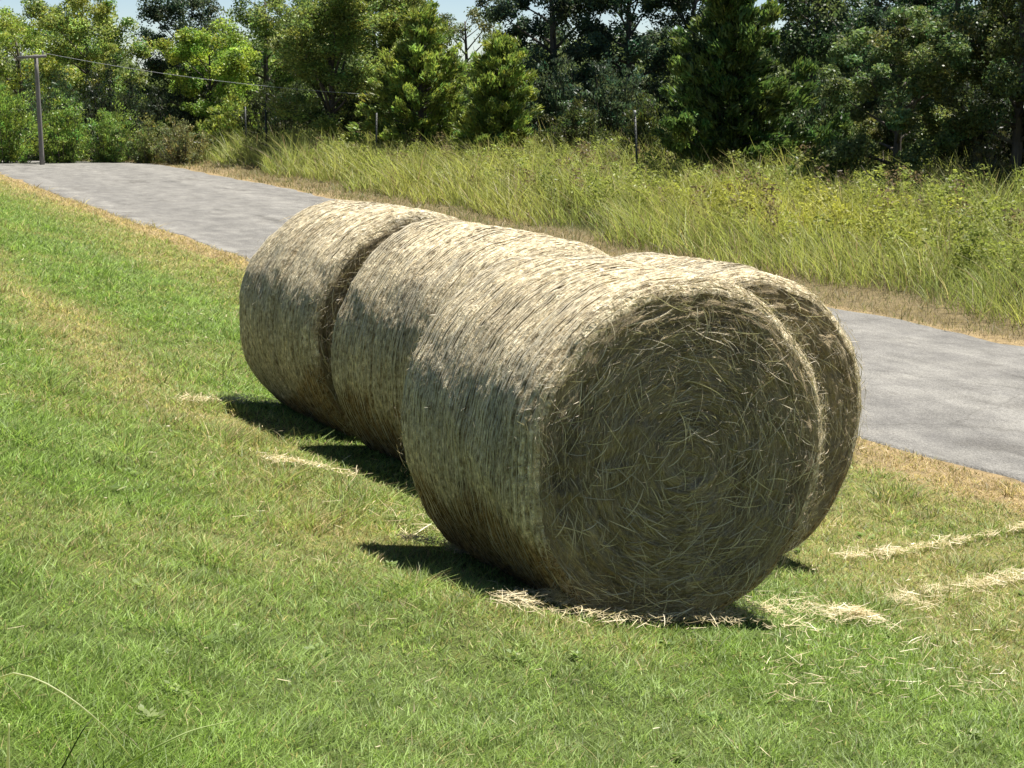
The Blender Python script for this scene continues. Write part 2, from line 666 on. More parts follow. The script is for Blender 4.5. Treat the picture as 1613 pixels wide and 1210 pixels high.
Vw = np.stack([Pw - tt_ * Lw[:, None] / 2, Pw + bb_ * Lw[:, None] * .28, Pw + tt_ * Lw[:, None] / 2, Pw - bb_ * Lw[:, None] * .28], 1).reshape(-1, 3)
wc = mix(np.tile([.20, .30, .085], (m, 1)), np.tile([.32, .39, .15], (m, 1)), rng.random(m))
Cw = np.repeat(np.repeat(wc, ne_, 0) * rng.uniform(.6, 1.3, k_)[:, None], 4, 0)
tag(mesh('lawn_weeds', Vw, np.arange(k_ * 4).reshape(-1, 4), M_blade, cols=Cw), 'small broad-leaved weeds dotted through the mown lawn', 'weeds', kind='stuff')

# dry stubble on the far verge of the road
n = 300000
x, y = scatter(n, 9, 56, 1.2)
p, a = pa(x, y)
s = p - far_edge(a)
ok = (s > -.05 + .3 * (fbm(x, y, .8, 131) - .4)) & (s < 3.0)
x, y, s = x[ok], y[ok], s[ok]
n = len(x)
h = (.04 + .17 * rng.random(n) ** 2.0) * (.8 + .5 * sstep(1, 2.6, s)) * (.25 + 1.5 * fbm(x, y, .5, 135, 2))
w = (.004 + .004 * rng.random(n)) * np.clip(y / 18, .8, 3)
g = np.clip(fbm(x, y, .8, 141) * 1.8 - .5 + .3 * sstep(.8, 2.4, s), 0, 1)
isg = rng.random(n) < g * .9
cc = np.where(isg[:, None], np.array([.17, .19, .075]), mix(np.tile([.36, .28, .16], (n, 1)), np.tile([.20, .17, .10], (n, 1)), rng.random(n)))
cc = cc * (.7 + .6 * rng.random(n))[:, None]
v, f, cr = blade_mesh(x, y, h, w, cc, cc, .9, .6)
tag(mesh('verge_grass', v, f, M_blade, cols=cr), 'dry tan stubble along the far edge of the road', 'grass', kind='stuff')

# tall field grass
n = 290000
x, y = scatter(n, 13, 66, 1.0, .40, 1.5)
p, a = pa(x, y)
s = p - far_edge(a)
smax = np.interp(a, [8, 24, 31, 42, 54, 70], [11, 10.5, 9.5, 8.5, 6.5, 6])
front = 1.40 + (fbm(x, y, 1.6, 151) - .5) * 1.9
ok = (s > front) & (s < smax)
x, y, p, a, s, front = [v[ok] for v in (x, y, p, a, s, front)]
n = len(x)
clump = fbm(x, y, .55, 161, 2)
h = (.38 + .55 * rng.random(n)) * (.35 + 1.2 * clump) * (.55 + .45 * sstep(0, .9, s - front)) * np.interp(y, [20, 45], [.92, 1.1])
w = (.007 + .008 * rng.random(n)) * np.clip(y / 24, .75, 2)
G1 = np.array([.275, .325, .105])
G2 = np.array([.42, .425, .130])
G3 = np.array([.50, .48, .11])
STR = np.array([.44, .37, .22])
BRN = np.array([.25, .175, .12])
cl = fbm(x, y, 2.2, 171)
cc = mix(np.tile(G1, (n, 1)), np.tile(G2, (n, 1)), np.clip(cl * 1.7 - .35 + rng.normal(0, .2, n), 0, 1))
gold = np.exp(-(((p - (far_edge(a) + 3.9)) / 1.3) ** 2) - ((a - 23.8) / 3.4) ** 2)
cc = mix(cc, np.tile(G3, (n, 1)), np.clip(gold * (.45 + rng.random(n) * .7), 0, 1))
r = rng.random(n)
cc = np.where((r < .10)[:, None], STR, cc)
back = sstep(4.5, 7.0, s) * sstep(26, 36, y)
cc = np.where(((r > .87) & (rng.random(n) < .25 + back))[:, None], BRN * 1.1, cc)
cc = cc * (.7 + .6 * rng.random(n))[:, None]
v, f, cr = blade_mesh(x, y, h, w, cc, cc, .62, .9, (-.11, .02), 4)
tag(mesh('tall_grass', v, f, M_tall, cols=cr), 'tall yellow-green field grass leaning left beyond the road', 'grass', kind='stuff')

# leafy weeds among the tall grass
m = 5200
x, y = scatter(m, 15, 60, 1.0, .40, 1.5)
p, a = pa(x, y)
s = p - far_edge(a)
ok = (s > 2.4) & (s < np.interp(a, [8, 24, 31, 42, 54, 70], [10, 9.5, 8.5, 7.5, 5.5, 5]))
x, y, p, a = x[ok], y[ok], p[ok], a[ok]
m = len(x)
ne_ = 130
hgt_ = rng.uniform(.35, .95, m)
q = rng.random((m, ne_)) ** .7
ang_ = rng.random((m, ne_)) * 6.283
rr_ = rng.random((m, ne_)) ** .5 * .22 * (1.1 - .4 * q)
X_ = x[:, None] + rr_ * np.cos(ang_) - .12 * q
Y_ = y[:, None] + rr_ * np.sin(ang_)
Z_ = ground_z(x, y)[:, None] + hgt_[:, None] * q + .03
Pw = np.stack([X_, Y_, Z_], -1).reshape(-1, 3)
k_ = len(Pw)
tt_ = norm(rng.normal(0, 1, (k_, 3)) * [1, 1, .6])
nn_ = norm(np.cross(tt_, rng.normal(0, 1, (k_, 3))))
bb_ = np.cross(nn_, tt_)
Lw = .045 + .06 * rng.random(k_)
Vw = np.stack([Pw - tt_ * Lw[:, None] / 2, Pw + bb_ * Lw[:, None] * .2, Pw + tt_ * Lw[:, None] / 2, Pw - bb_ * Lw[:, None] * .2], 1).reshape(-1, 3)
gold = np.exp(-(((p - (far_edge(a) + 3.9)) / 1.3) ** 2) - ((a - 23.8) / 3.4) ** 2)
wc = mix(np.tile([.27, .32, .09], (m, 1)), np.tile([.40, .39, .08], (m, 1)), np.clip(gold * 1.1 + rng.normal(.1, .15, m), 0, 1))
wc = np.where((rng.random(m) < .14)[:, None], np.array([.20, .15, .09]), wc) * rng.uniform(.75, 1.2, m)[:, None]
Cw = np.repeat(np.repeat(wc, ne_, 0) * rng.uniform(.7, 1.3, k_)[:, None], 4, 0)
tag(mesh('field_weeds', Vw, np.arange(k_ * 4).reshape(-1, 4), M_tall, cols=Cw), 'leafy yellow-green weeds among the tall field grass', 'weeds', kind='stuff')


# ------------------------------------------------------------------ hay bales
def straw_cols(n, lo=.6):
    a_ = np.array([.88, .80, .62])
    b_ = np.array([.50, .43, .28])
    c_ = mix(np.tile(b_, (n, 1)), np.tile(a_, (n, 1)), rng.random(n))
    return c_ * (lo + (1.15 - lo) * rng.random(n))[:, None]


def face_cols(n):
    a_ = np.array([.64, .56, .40])
    b_ = np.array([.37, .29, .17])
    return mix(np.tile(b_, (n, 1)), np.tile(a_, (n, 1)), rng.random(n) ** 1.7)


def make_bale(p0, a0, yaw, rad, L, label, seed, nstrand, grooves=(), tilt=0.0):
    global rng
    keep_rng = rng
    rng = np.random.default_rng(seed)
    x0, y0 = xy(p0, a0)
    th = R(ROW + yaw)
    mx, my = x0 - math.sin(th) * L / 2, y0 + math.cos(th) * L / 2
    gz = float(ground_z(np.array([mx]), np.array([my]))[0])
    root = empty('hay_bale', (mx, my, gz), th)
    root.rotation_euler[0] = R(tilt)
    tag(root, label, 'hay bale', 'round hay bales in a row')
    zc = rad - .06                                        # settles a little into the turf

    def squash(X, Z):
        zf = -rad + .055
        d = np.clip(zf - Z, 0, None)
        low = sstep(-.55 * rad, -rad, Z)
        return X * (1 + .05 * low), np.where(Z < zf, zf - d * .1, Z)

    # curved side under its net
    na, nv = 300, 460
    an = np.linspace(0, 2 * np.pi, na, endpoint=False)
    v = np.linspace(0, 1, nv)
    AN, VV = np.meshgrid(an, v, indexing='ij')
    ua = AN * rad
    cx_, sx_ = np.cos(AN), np.sin(AN)
    lump = (fbm(cx_ * 2 + 5 + VV * L * 1.5, sx_ * 2 + VV * 1.1, .75, seed, 3) - .5) * .05
    small = (vnoise(ua * 1.6, VV * L * 4.5, .06, seed + 5) - .5) * .006 + (vnoise(ua * 1.5, VV * L * 3, .022, seed + 6) - .5) * .005
    # rings of net: uneven bands
    bandn = np.interp(VV * L, np.linspace(0, L, 90), np.random.default_rng(seed + 9).normal(0, 1, 90))
    ribs = bandn * .0035 - .0115 * (1 - np.abs(np.sin(VV * L * np.pi / .0205 + 1.5 * (1.2 * vnoise(ua, VV * 3, .4, seed + 3) + .8 * vnoise(ua, VV * 9, .13, seed + 4))))) ** 2 * (.35 + .9 * vnoise(ua, VV * 4, .3, seed + 7))
    edgez = np.minimum(VV, 1 - VV) * L
    rimr = .105
    rnd = np.where(edgez < rimr, rimr - np.sqrt(np.clip(rimr ** 2 - (rimr - edgez) ** 2, 0, None)), 0)
    rr = rad + lump + small + ribs - rnd * .62
    for gpos, gd, gw in grooves:
        rr = rr - gd * np.exp(-((VV * L - gpos + .012 * np.sin(AN * 3)) / gw) ** 2)
    X, Z = squash(rr * np.sin(AN), -rr * np.cos(AN))      # an = 0 at the bottom
    V = np.stack([X, (VV - .5) * L, Z + zc], -1).reshape(-1, 3)
    i = np.arange(na)[:, None] * nv + np.arange(nv - 1)[None, :]
    j = (np.arange(na)[:, None] + 1) % na * nv + np.arange(nv - 1)[None, :]
    F = np.stack([i, i + 1, j + 1, j], -1).reshape(-1, 4)
    uv = np.stack([ua, VV * L], -1).reshape(-1, 2)
    # darker brown band with a wavy edge near the ground, weathered grey patches elsewhere
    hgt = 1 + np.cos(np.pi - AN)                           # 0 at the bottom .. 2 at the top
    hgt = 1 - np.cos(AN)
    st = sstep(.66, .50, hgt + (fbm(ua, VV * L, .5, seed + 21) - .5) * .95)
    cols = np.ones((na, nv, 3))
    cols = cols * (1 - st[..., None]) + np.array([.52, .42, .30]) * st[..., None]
    wth = sstep(.5, .75, fbm(ua, VV * L * 2, .6, seed + 25))
    cols = cols * (1 - wth[..., None] * .5) + np.array([.62, .66, .74]) * cols * wth[..., None] * .5
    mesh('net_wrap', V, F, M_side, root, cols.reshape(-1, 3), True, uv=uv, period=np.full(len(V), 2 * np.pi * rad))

    nc = int(L / .0205)
    kk = 150
    vi = (np.arange(nc) + .5) / nc * (nv - 1)
    t_ = np.linspace(0, 2 * np.pi, kk)
    wob = np.stack([np.interp(t_, np.linspace(0, 2 * np.pi, 40), np.r_[q_, q_[:1]]) for q_ in rng.normal(0, .0032, (nc, 39))])
    yv = (np.arange(nc)[:, None] + .5) / nc * L + wob
    jj_ = np.clip(np.round(yv / L * (nv - 1)).astype(int), 0, nv - 1)
    ii_ = np.round(t_ / (2 * np.pi) * na).astype(int) % na
    rc = np.maximum(rr[ii_[None, :], jj_], (rr[ii_[None, :], np.clip(jj_ + 3, 0, nv - 1)] + rr[ii_[None, :], np.clip(jj_ - 3, 0, nv - 1)]) / 2) + .0012
    Xc, Zc = squash(rc * np.sin(t_), -rc * np.cos(t_))
    Pc = np.stack([Xc, yv - L / 2, Zc + zc], -1)
    Wc = np.clip(.0019 + .0014 * np.stack([np.interp(t_, np.linspace(0, 2 * np.pi, 60), q_) for q_ in rng.normal(0, 1, (nc, 60))]), 0.0, .004)
    vs, fs, cs = ribbons(Pc, Wc, np.tile(np.array([0, 1.0, 0]), (nc, 1)), np.array([.66, .60, .46]) * rng.uniform(.7, 1.15, nc)[:, None])
    o = mesh('net_cord', vs, fs, M_straw, root, cs)
    o['kind'] = 'stuff'

    # end faces: wound hay in rings, with strands lifting out of it
    for sgn in (-1, 1):
        nr = 110
        rrn = np.linspace(0.004, 1, nr)
        RR, AN2 = np.meshgrid(rrn, an, indexing='ij')
        rimw = np.interp(AN2[0], an, rr[:, 0 if sgn < 0 else -1])
        RE = RR * rimw[None, :]
        U = AN2 * RE
        ring = np.interp(RE + .03 * np.sin(AN2 * 2 + RE * 9) + .10 * (fbm(np.cos(AN2) * RE + 5, np.sin(AN2) * RE + 5, .3, seed + 47, 2) - .5), np.linspace(0, 1, 64), np.random.default_rng(seed + 31).normal(0, 1, 64))
        out = .005 * ring + (vnoise(np.cos(AN2) * RE * 8 + 20, np.sin(AN2) * RE * 8 + 20, .5, seed + 33) - .5) * .035
        out = out + (vnoise(U, RE * 5, .07, seed + 37) - .5) * .026 + (fbm(np.cos(AN2) * RE + 9, np.sin(AN2) * RE + 9, .13, seed + 38, 3) - .5) * .034
        out = out * np.clip((1 - RR) * 9, 0, 1) + .022 * (1 - RR ** 2)
        X, Z = squash(RE * np.sin(AN2), -RE * np.cos(AN2))
        Y = sgn * (L / 2 + out)
        V = np.stack([X, Y, Z + zc], -1).reshape(-1, 3)
        i = np.arange(nr - 1)[:, None] * na + np.arange(na)[None, :]
        j = np.arange(nr - 1)[:, None] * na + (np.arange(na)[None, :] + 1) % na
        F = np.stack([i, j, j + na, i + na], -1).reshape(-1, 4)
        if sgn > 0:
            F = F[:, ::-1]
        uvf = np.stack([U, RE], -1).reshape(-1, 2)
        tone = np.ones((len(V), 3)) * (.6 + .8 * fbm(np.cos(AN2) * RE + 3, np.sin(AN2) * RE + 3, .22, seed + 44, 3))[..., None].reshape(-1, 1) * (.8 + .35 * np.interp(RE, np.linspace(0, 1, 40), np.random.default_rng(seed + 39).random(40)))[..., None].reshape(-1, 1)
        base = (V, F, tone)
        ns = nstrand if sgn < 0 else nstrand // 5
        k = 5
        r0 = rad * np.sqrt(rng.random(ns)) * .985
        a0_ = rng.random(ns) * 2 * np.pi
        ln = .03 + .13 * rng.random(ns) ** 1.6
        da = np.where(rng.random(ns) < .5, 1, -1) * ln / np.maximum(r0, .06)
        da = np.clip(da, -1.3, 1.3)
        wild = rng.random(ns) < .62
        drift = rng.normal(0, .022, ns) + wild * rng.normal(0, .045, ns)
        lift = .002 + .009 * rng.random(ns) + wild * .014 * rng.random(ns)
        t = np.linspace(0, 1, k)
        AA = a0_[:, None] + da[:, None] * t * np.where(wild, .35, 1)[:, None]
        RS = np.minimum(r0[:, None] + drift[:, None] * t, rad * .995)
        RS = np.maximum(RS, .01)
        LF = .022 * (1 - (RS / rad) ** 2) + lift[:, None] * (.3 + 1.0 * np.sin(t * np.pi * rng.uniform(.4, 1.0, ns)[:, None])) + rng.normal(0, .004, ns)[:, None]
        X, Z = squash(RS * np.sin(AA), -RS * np.cos(AA))
        P = np.stack([X, sgn * (L / 2 + .006 + LF), Z + zc], -1)
        rad_dir = np.stack([np.sin(AA), np.zeros_like(AA), -np.cos(AA)], -1)
        tw = rng.uniform(-1, 1, ns)[:, None, None]
        S = norm(rad_dir + tw * np.array([0, 1.0, 0]))
        W = (.0006 + .0014 * rng.random(ns) ** 2.2)[:, None] * np.interp(t, [0, .5, 1], [.6, 1, .4])[None, :]
        vs, fs, cs = ribbons(P, W, S, face_cols(ns))
        ng = 520 if sgn < 0 else 60                         # long stems working loose at odd angles
        r0 = rad * np.sqrt(rng.random(ng)) * .93
        g0 = rng.random(ng) * 2 * np.pi
        x1, z1 = r0 * np.sin(g0), -r0 * np.cos(g0)
        dg = g0 + np.where(rng.random(ng) < .5, 0, np.pi) + rng.normal(0, .75, ng)      # tangent, loosely
        lg = rng.uniform(.05, .21, ng)
        cg = rng.normal(0, .35, ng)
        tx, tz = np.cos(dg), np.sin(dg)
        X = x1[:, None] + lg[:, None] * (tx[:, None] * t - tz[:, None] * cg[:, None] * t ** 2)
        Z = z1[:, None] + lg[:, None] * (tz[:, None] * t + tx[:, None] * cg[:, None] * t ** 2)
        q_ = np.sqrt(X ** 2 + Z ** 2)
        sc_ = np.minimum(1, rad * .97 / np.maximum(q_, .01))
        X, Z = squash(X * sc_, Z * sc_)
        Yg = sgn * (L / 2 + .020 + .022 * (1 - (q_ / rad) ** 2).clip(0, 1) + .014 * np.sin(np.pi * t)[None, :] * rng.random((ng, 1)))
        Sg = norm(np.stack([-tz, rng.normal(0, .4, ng), tx], -1))
        Wg = (.0011 + .0012 * rng.random(ng))[:, None] * np.array([.6, 1, 1, .9, .4])[None, :]
        vs, fs, cs = join([(vs, fs, cs), ribbons(np.stack([X, Yg, Z + zc], -1), Wg, Sg, np.array([.66, .58, .40]) * rng.uniform(.6, 1.15, ng)[:, None])])
        o = mesh('end_face', base[0], base[1], M_face, root, base[2], True, uv=uvf, period=(2 * np.pi * RE).ravel())
        st = mesh('hay_stalks', vs, fs, M_straw, o, cs)
        st['kind'] = 'stuff'

    # loose straw caught in the net and along the rims
    ns = int(nstrand * .95)
    k = 4
    t = np.linspace(0, 1, k)
    vv = rng.random(ns) * L
    rim = rng.random(ns) < .22
    vv = np.where(rim, np.where(rng.random(ns) < .7, np.abs(rng.normal(0, .03, ns)), L - np.abs(rng.normal(0, .03, ns))), vv)
    vv = np.clip(vv, 0.0, L)
    aa_ = rng.random(ns) * 2 * np.pi
    ln = .014 + .042 * rng.random(ns) ** 1.8
    dirn = rng.normal(0, .38, ns) + (rng.random(ns) < .15) * rng.normal(0, 1.2, ns)
    sgn_ = np.where(rng.random(ns) < .5, 1, -1)
    lift = .001 + .003 * rng.random(ns) + rim * .016 * rng.random(ns) ** 2 + (rng.random(ns) < .03) * .02
    rs = rad + lift[:, None] * (.4 + t * 1.4) - .002
    AA = aa_[:, None] + (ln * np.cos(dirn) * sgn_ / rad)[:, None] * t
    YY = vv[:, None] + (ln * np.sin(dirn))[:, None] * t - L / 2
    YY = np.clip(YY, -L / 2 - .05, L / 2 + .05)
    # follow the lumps of the wrap
    ii = (np.round((AA % (2 * np.pi)) / (2 * np.pi) * na).astype(int)) % na
    jj = np.clip(np.round((YY / L + .5) * (nv - 1)).astype(int), 0, nv - 1)
    rs = rs - rad + rr[ii, jj]
    X, Z = squash(rs * np.sin(AA), -rs * np.cos(AA))
    P = np.stack([X, YY, Z + zc], -1)
    tang = norm(P[:, -1] - P[:, 0])
    nrm = np.stack([np.sin(aa_), np.zeros(ns), -np.cos(aa_)], -1)
    S = norm(np.cross(tang, nrm) + nrm * rng.normal(0, .5, ns)[:, None])
    W = (.0006 + .0009 * rng.random(ns))[:, None] * np.interp(t, [0, .5, 1], [.7, 1, .4])[None, :]
    hg = 1 - np.cos(aa_)
    cs = straw_cols(ns)
    vs, fs, cs = ribbons(P, W, S, cs)
    o = mesh('loose_straw', vs, fs, M_straw, root, cs)
    o['kind'] = 'stuff'
    rng = keep_rng
    return root


LBL = ['nearest round hay bale, its whole wound end facing the camera',
       'hay bale behind the nearest one, showing a crescent of its end on the right',
       'third hay bale from the front, dark gap between it and the farthest',
       'farthest round hay bale at the left end of the row, beside the road']
make_bale(*BALES[0], LBL[0], 301, 9000, ((.05, .020, .011), (.10, .018, .010), (.155, .013, .010)))
make_bale(*BALES[1], LBL[1], 302, 6000)
make_bale(*BALES[2], LBL[2], 303, 6000, ((.85, .014, .013),), 3.0)
make_bale(*BALES[3], LBL[3], 304, 6000, ((.62, .042, .020),))


# ------------------------------------------------------------------ straw on the lawn
def litter(points, lmin=.02, lmax=.12, lift=.025):
    x, y = points
    n = len(x)
    az = rng.random(n) * 2 * np.pi
    ln = lmin + (lmax - lmin) * rng.random(n) ** 1.8
    k = 4
    t = np.linspace(-.5, .5, k)
    cur = rng.normal(0, .25, n)
    P = np.zeros((n, k, 3))
    P[:, :, 0] = x[:, None] + np.cos(az)[:, None] * ln[:, None] * t + -np.sin(az)[:, None] * cur[:, None] * ln[:, None] * (t ** 2)
    P[:, :, 1] = y[:, None] + np.sin(az)[:, None] * ln[:, None] * t + np.cos(az)[:, None] * cur[:, None] * ln[:, None] * (t ** 2)
    P[:, :, 2] = ground_z(x, y)[:, None] + .036 + (lift * rng.random(n))[:, None] + rng.normal(0, .25, n)[:, None] * ln[:, None] * t + .06 * ln[:, None]
    S = np.c_[-np.sin(az), np.cos(az), rng.normal(0, .6, n)]
    S = norm(S)
    W = (.0008 + .0009 * rng.random(n))[:, None] * np.interp(t, [-.5, 0, .5], [.7, 1, .4])[None, :]
    W = W * np.clip(y / 7, 1, 3)[:, None]
    return ribbons(P, W, S, straw_cols(n, .75) * np.array([1.0, .95, .80]))


def along(pts, n, width):
    pts = np.array([at(*q) for q in pts])
    seg = rng.integers(0, len(pts) - 1, n)
    t = rng.random(n)
    q = pts[seg] * (1 - t)[:, None] + pts[seg + 1] * t[:, None]
    cl = .5 + vnoise(q[:, 0], q[:, 1], .18, 181)
    q = q + rng.normal(0, width, (n, 2)) * cl[:, None]
    keep = vnoise(q[:, 0], q[:, 1], .12, 183) > .3
    return q[keep, 0], q[keep, 1]


L_ = []
L_.append(litter(along([(1320, 888), (1470, 868), (1613, 838), (1760, 812)], 1300, .04)))
L_.append(litter(along([(1400, 962), (1500, 935), (1613, 918), (1760, 900)], 1500, .06)))
L_.append(litter(along([(800, 968), (900, 974), (1000, 980), (1110, 980), (1230, 965)], 1500, .085)))
L_.append(litter(along([(1100, 985), (1200, 985), (1330, 975)], 1000, .10)))
L_.append(litter(along([(640, 862), (700, 875), (790, 890)], 700, .05)))
L_.append(litter(along([(420, 735), (480, 742), (560, 760)], 450, .05)))
L_.append(litter(along([(290, 640), (350, 640), (430, 642)], 500, .08)))
L_.append(litter(along([(640, 820), (720, 860)], 150, .10)))
x, y = scatter(4200, 3, 24, 1.3)
p, a = pa(x, y)
ok = (p < near_edge(a)) & ~under_bale(x, y, .1) & (rng.random(len(x)) < np.clip(fbm(x, y, .9, 187) * 2.4 - .8, .05, 1))
L_.append(litter((x[ok], y[ok]), .015, .07))
px_ = rng.random(900) * 400 + 1200
py_ = rng.random(900) * 180 + 950
q = np.array([at(a_, b_) for a_, b_ in zip(px_[:500], py_[:500])])
L_.append(litter((q[:, 0], q[:, 1]), .02, .10))
v, f, c = join(L_)
tag(mesh('straw_litter', v, f, M_straw, cols=c), 'pale loose straw strewn in streaks on the lawn round the bales', 'straw', kind='stuff')


def heap(px, py, rad_, n, label):
    x0, y0 = at(px, py)
    z0 = float(ground_z(np.array([x0]), np.array([y0]))[0])
    r = np.minimum(np.abs(rng.normal(0, rad_ * .42, n)), rad_ * .8)
    an = rng.random(n) * 2 * np.pi
    x, y = x0 + r * np.cos(an), y0 + r * np.sin(an) * .7
    v, f, c = litter((x, y), .04, .14, .01)
    hz = np.repeat(.05 * np.exp(-(r / (rad_ * .5)) ** 2) * rng.random(n), 8)
    v[:, 2] += hz
    v = v - [x0, y0, z0]
    o = mesh('hay_heap', v, f, M_straw, cols=c)
    o.location = (x0, y0, z0)
    tag(o, label, 'hay heap', 'small heaps of loose hay')


heap(1350, 985, .28, 340, 'small loose heap of pale hay on the grass right of the nearest bale')
heap(880, 964, .22, 260, 'flat heap of pale hay under the left front edge of the nearest bale')
# ------------------------------------------------------------------ fence posts, pole, wire
def fence_post(px, py_top, dist, lean, label, tip):
    r_ = ray(px, py_top) / ray(px, py_top)[1] * dist
    x0, y0 = r_[0], r_[1]
    z0 = float(ground_z(np.array([x0]), np.array([y0]))[0])
    hgt = CAM_H + r_[2] - z0
    x0 -= lean * hgt
    root = empty('fence_post', (x0, y0, z0))
    tag(root, label, 'fence post', 'steel posts of the field fence')
    top = hgt - (.12 if tip else 0)
    f = lambda h: lean * h
    v = []
    for cx_, cy_, hx, hy in ((0, 0, .026, .005), (0, .019, .005, .0135)):      # the tee of the section
        V, F, C = box(cx_, cy_, top / 2 - .1, hx, hy, top / 2 + .1)
        v.append((V, F, C))
    for q in range(int(top / .09)):
        v.append(box(0, -.009, .12 + q * .09, .008, .004, .012))                # studs
    V, F, C = join(v)
    V[:, 0] += lean * V[:, 2]
    mesh('post', V, F, M_steel, root)
    if tip:
        v = [box(0, 0, hgt - .059, .028, .0065, .06), box(0, .021, hgt - .059, .0065, .0142, .06)]
        V, F, C = join(v)
        V[:, 0] += lean * V[:, 2]
        mesh('painted_tip', V, F, M_white, root)


fence_post(1000, 174, 36.5, -.055, 'dark steel fence post with a white tip, in the tall grass right of centre', True)
fence_post(418, 164, 50.5, .0, 'dark steel fence post in front of the big olive tree, taller of the left pair', False)
fence_post(386, 168, 51.5, .0, 'slim steel fence post just left of the taller one by the olive tree', False)
fence_post(593, 178, 45.5, .02, 'slim dark fence post below the yellow-green trees left of centre', False)

x0, y0 = ray(66, 250)[:2] / ray(66, 250)[1] * 49.4
z0 = float(ground_z(np.array([x0]), np.array([y0]))[0])
zt = CAM_H + (ray(65, 86) / ray(65, 86)[1] * 49.4)[2]
hp = zt - z0
pole = empty('utility_pole', (x0, y0, z0))
tag(pole, 'weathered grey wooden pole with a short crossarm beside the road bend', 'utility pole')
hh = np.linspace(-.2, hp, 7)
V, F, C = tube(np.c_[-.004 * hh, hh * 0, hh], np.linspace(.075, .058, 7), 9)
mesh('post', V, F, M_pole, pole, smooth=True)
V, F, C = box(-.10, -.10, hp - .06, .42, .035, .045)
V[:, 2] += V[:, 0] * .06
mesh('crossarm', V, F, M_pole, pole)
for q in (-.42, .22):
    V, F, C = tube([[q, -.10, hp - .02 + q * .06], [q, -.10, hp + .04 + q * .06], [q, -.10, hp + .075 + q * .06], [q, -.10, hp + .10 + q * .06]], [.018, .03, .026, .014], 8)
    mesh('insulator', V, F, M_wire, pole, smooth=True)
A = np.array([x0 + .22, y0 - .10, zt + .05])
B_ = ray(668, 153) / ray(668, 153)[1] * 48.5 + [0, 0, CAM_H]
t = np.linspace(0, 1, 24)[:, None]
V, F, C = tube(A * (1 - t) + B_ * t - np.array([0, 0, .22]) * (4 * t * (1 - t)), np.full(24, .006), 5, False)
o = mesh('overhead_wire', V - A, F, M_wire)
o.location = A
tag(o, 'single thin grey wire sagging from the pole across the trees', 'wire')


# ------------------------------------------------------------------ trees and bushes
def leaves(cent, rad_, n_each, size, asp=1.9, up=.35, flat=.75, var=.22, hue=.12, spread_dir=None):
    """leaf quads round clump centres; every leaf gets its own tone"""
    m = len(cent)
    n = m * n_each
    ci = np.repeat(np.arange(m), n_each)
    d = norm(rng.normal(0, 1, (n, 3)))
    rr = rng.random(n) ** .45
    P = cent[ci] + d * (rad_[ci] * rr)[:, None] * np.array([1, 1, flat])
    nn = norm(rng.normal(0, 1, (n, 3)) + np.array([0, 0, up]) + d * .4)
    tt = norm(np.cross(nn, rng.normal(0, 1, (n, 3))))
    if spread_dir is not None:
        tt = norm(spread_dir[ci] + rng.normal(0, .42, (n, 3)))
        nn = norm(np.cross(tt, rng.normal(0, 1, (n, 3))))
    bb = np.cross(nn, tt)
    L = size * (.6 + .8 * rng.random(n))
    Wd = L / asp
    V = np.stack([P - tt * L[:, None] / 2, P + bb * Wd[:, None] / 2 - tt * L[:, None] * .08, P + tt * L[:, None] / 2, P - bb * Wd[:, None] / 2 - tt * L[:, None] * .08], 1).reshape(-1, 3)
    F = np.arange(n * 4).reshape(-1, 4)
    cv = 1 + rng.normal(0, var, m)
    ch = rng.normal(0, hue, m)
    b = np.clip(cv[ci] * (1 + rng.normal(0, .25, n)), .3, 2.2)
    h = ch[ci] + rng.normal(0, .10, n)
    C = np.c_[b * (1 + h), b, b * (1 - .4 * h)]
    return V, F, np.repeat(np.clip(C, .05, 3), 4, 0)


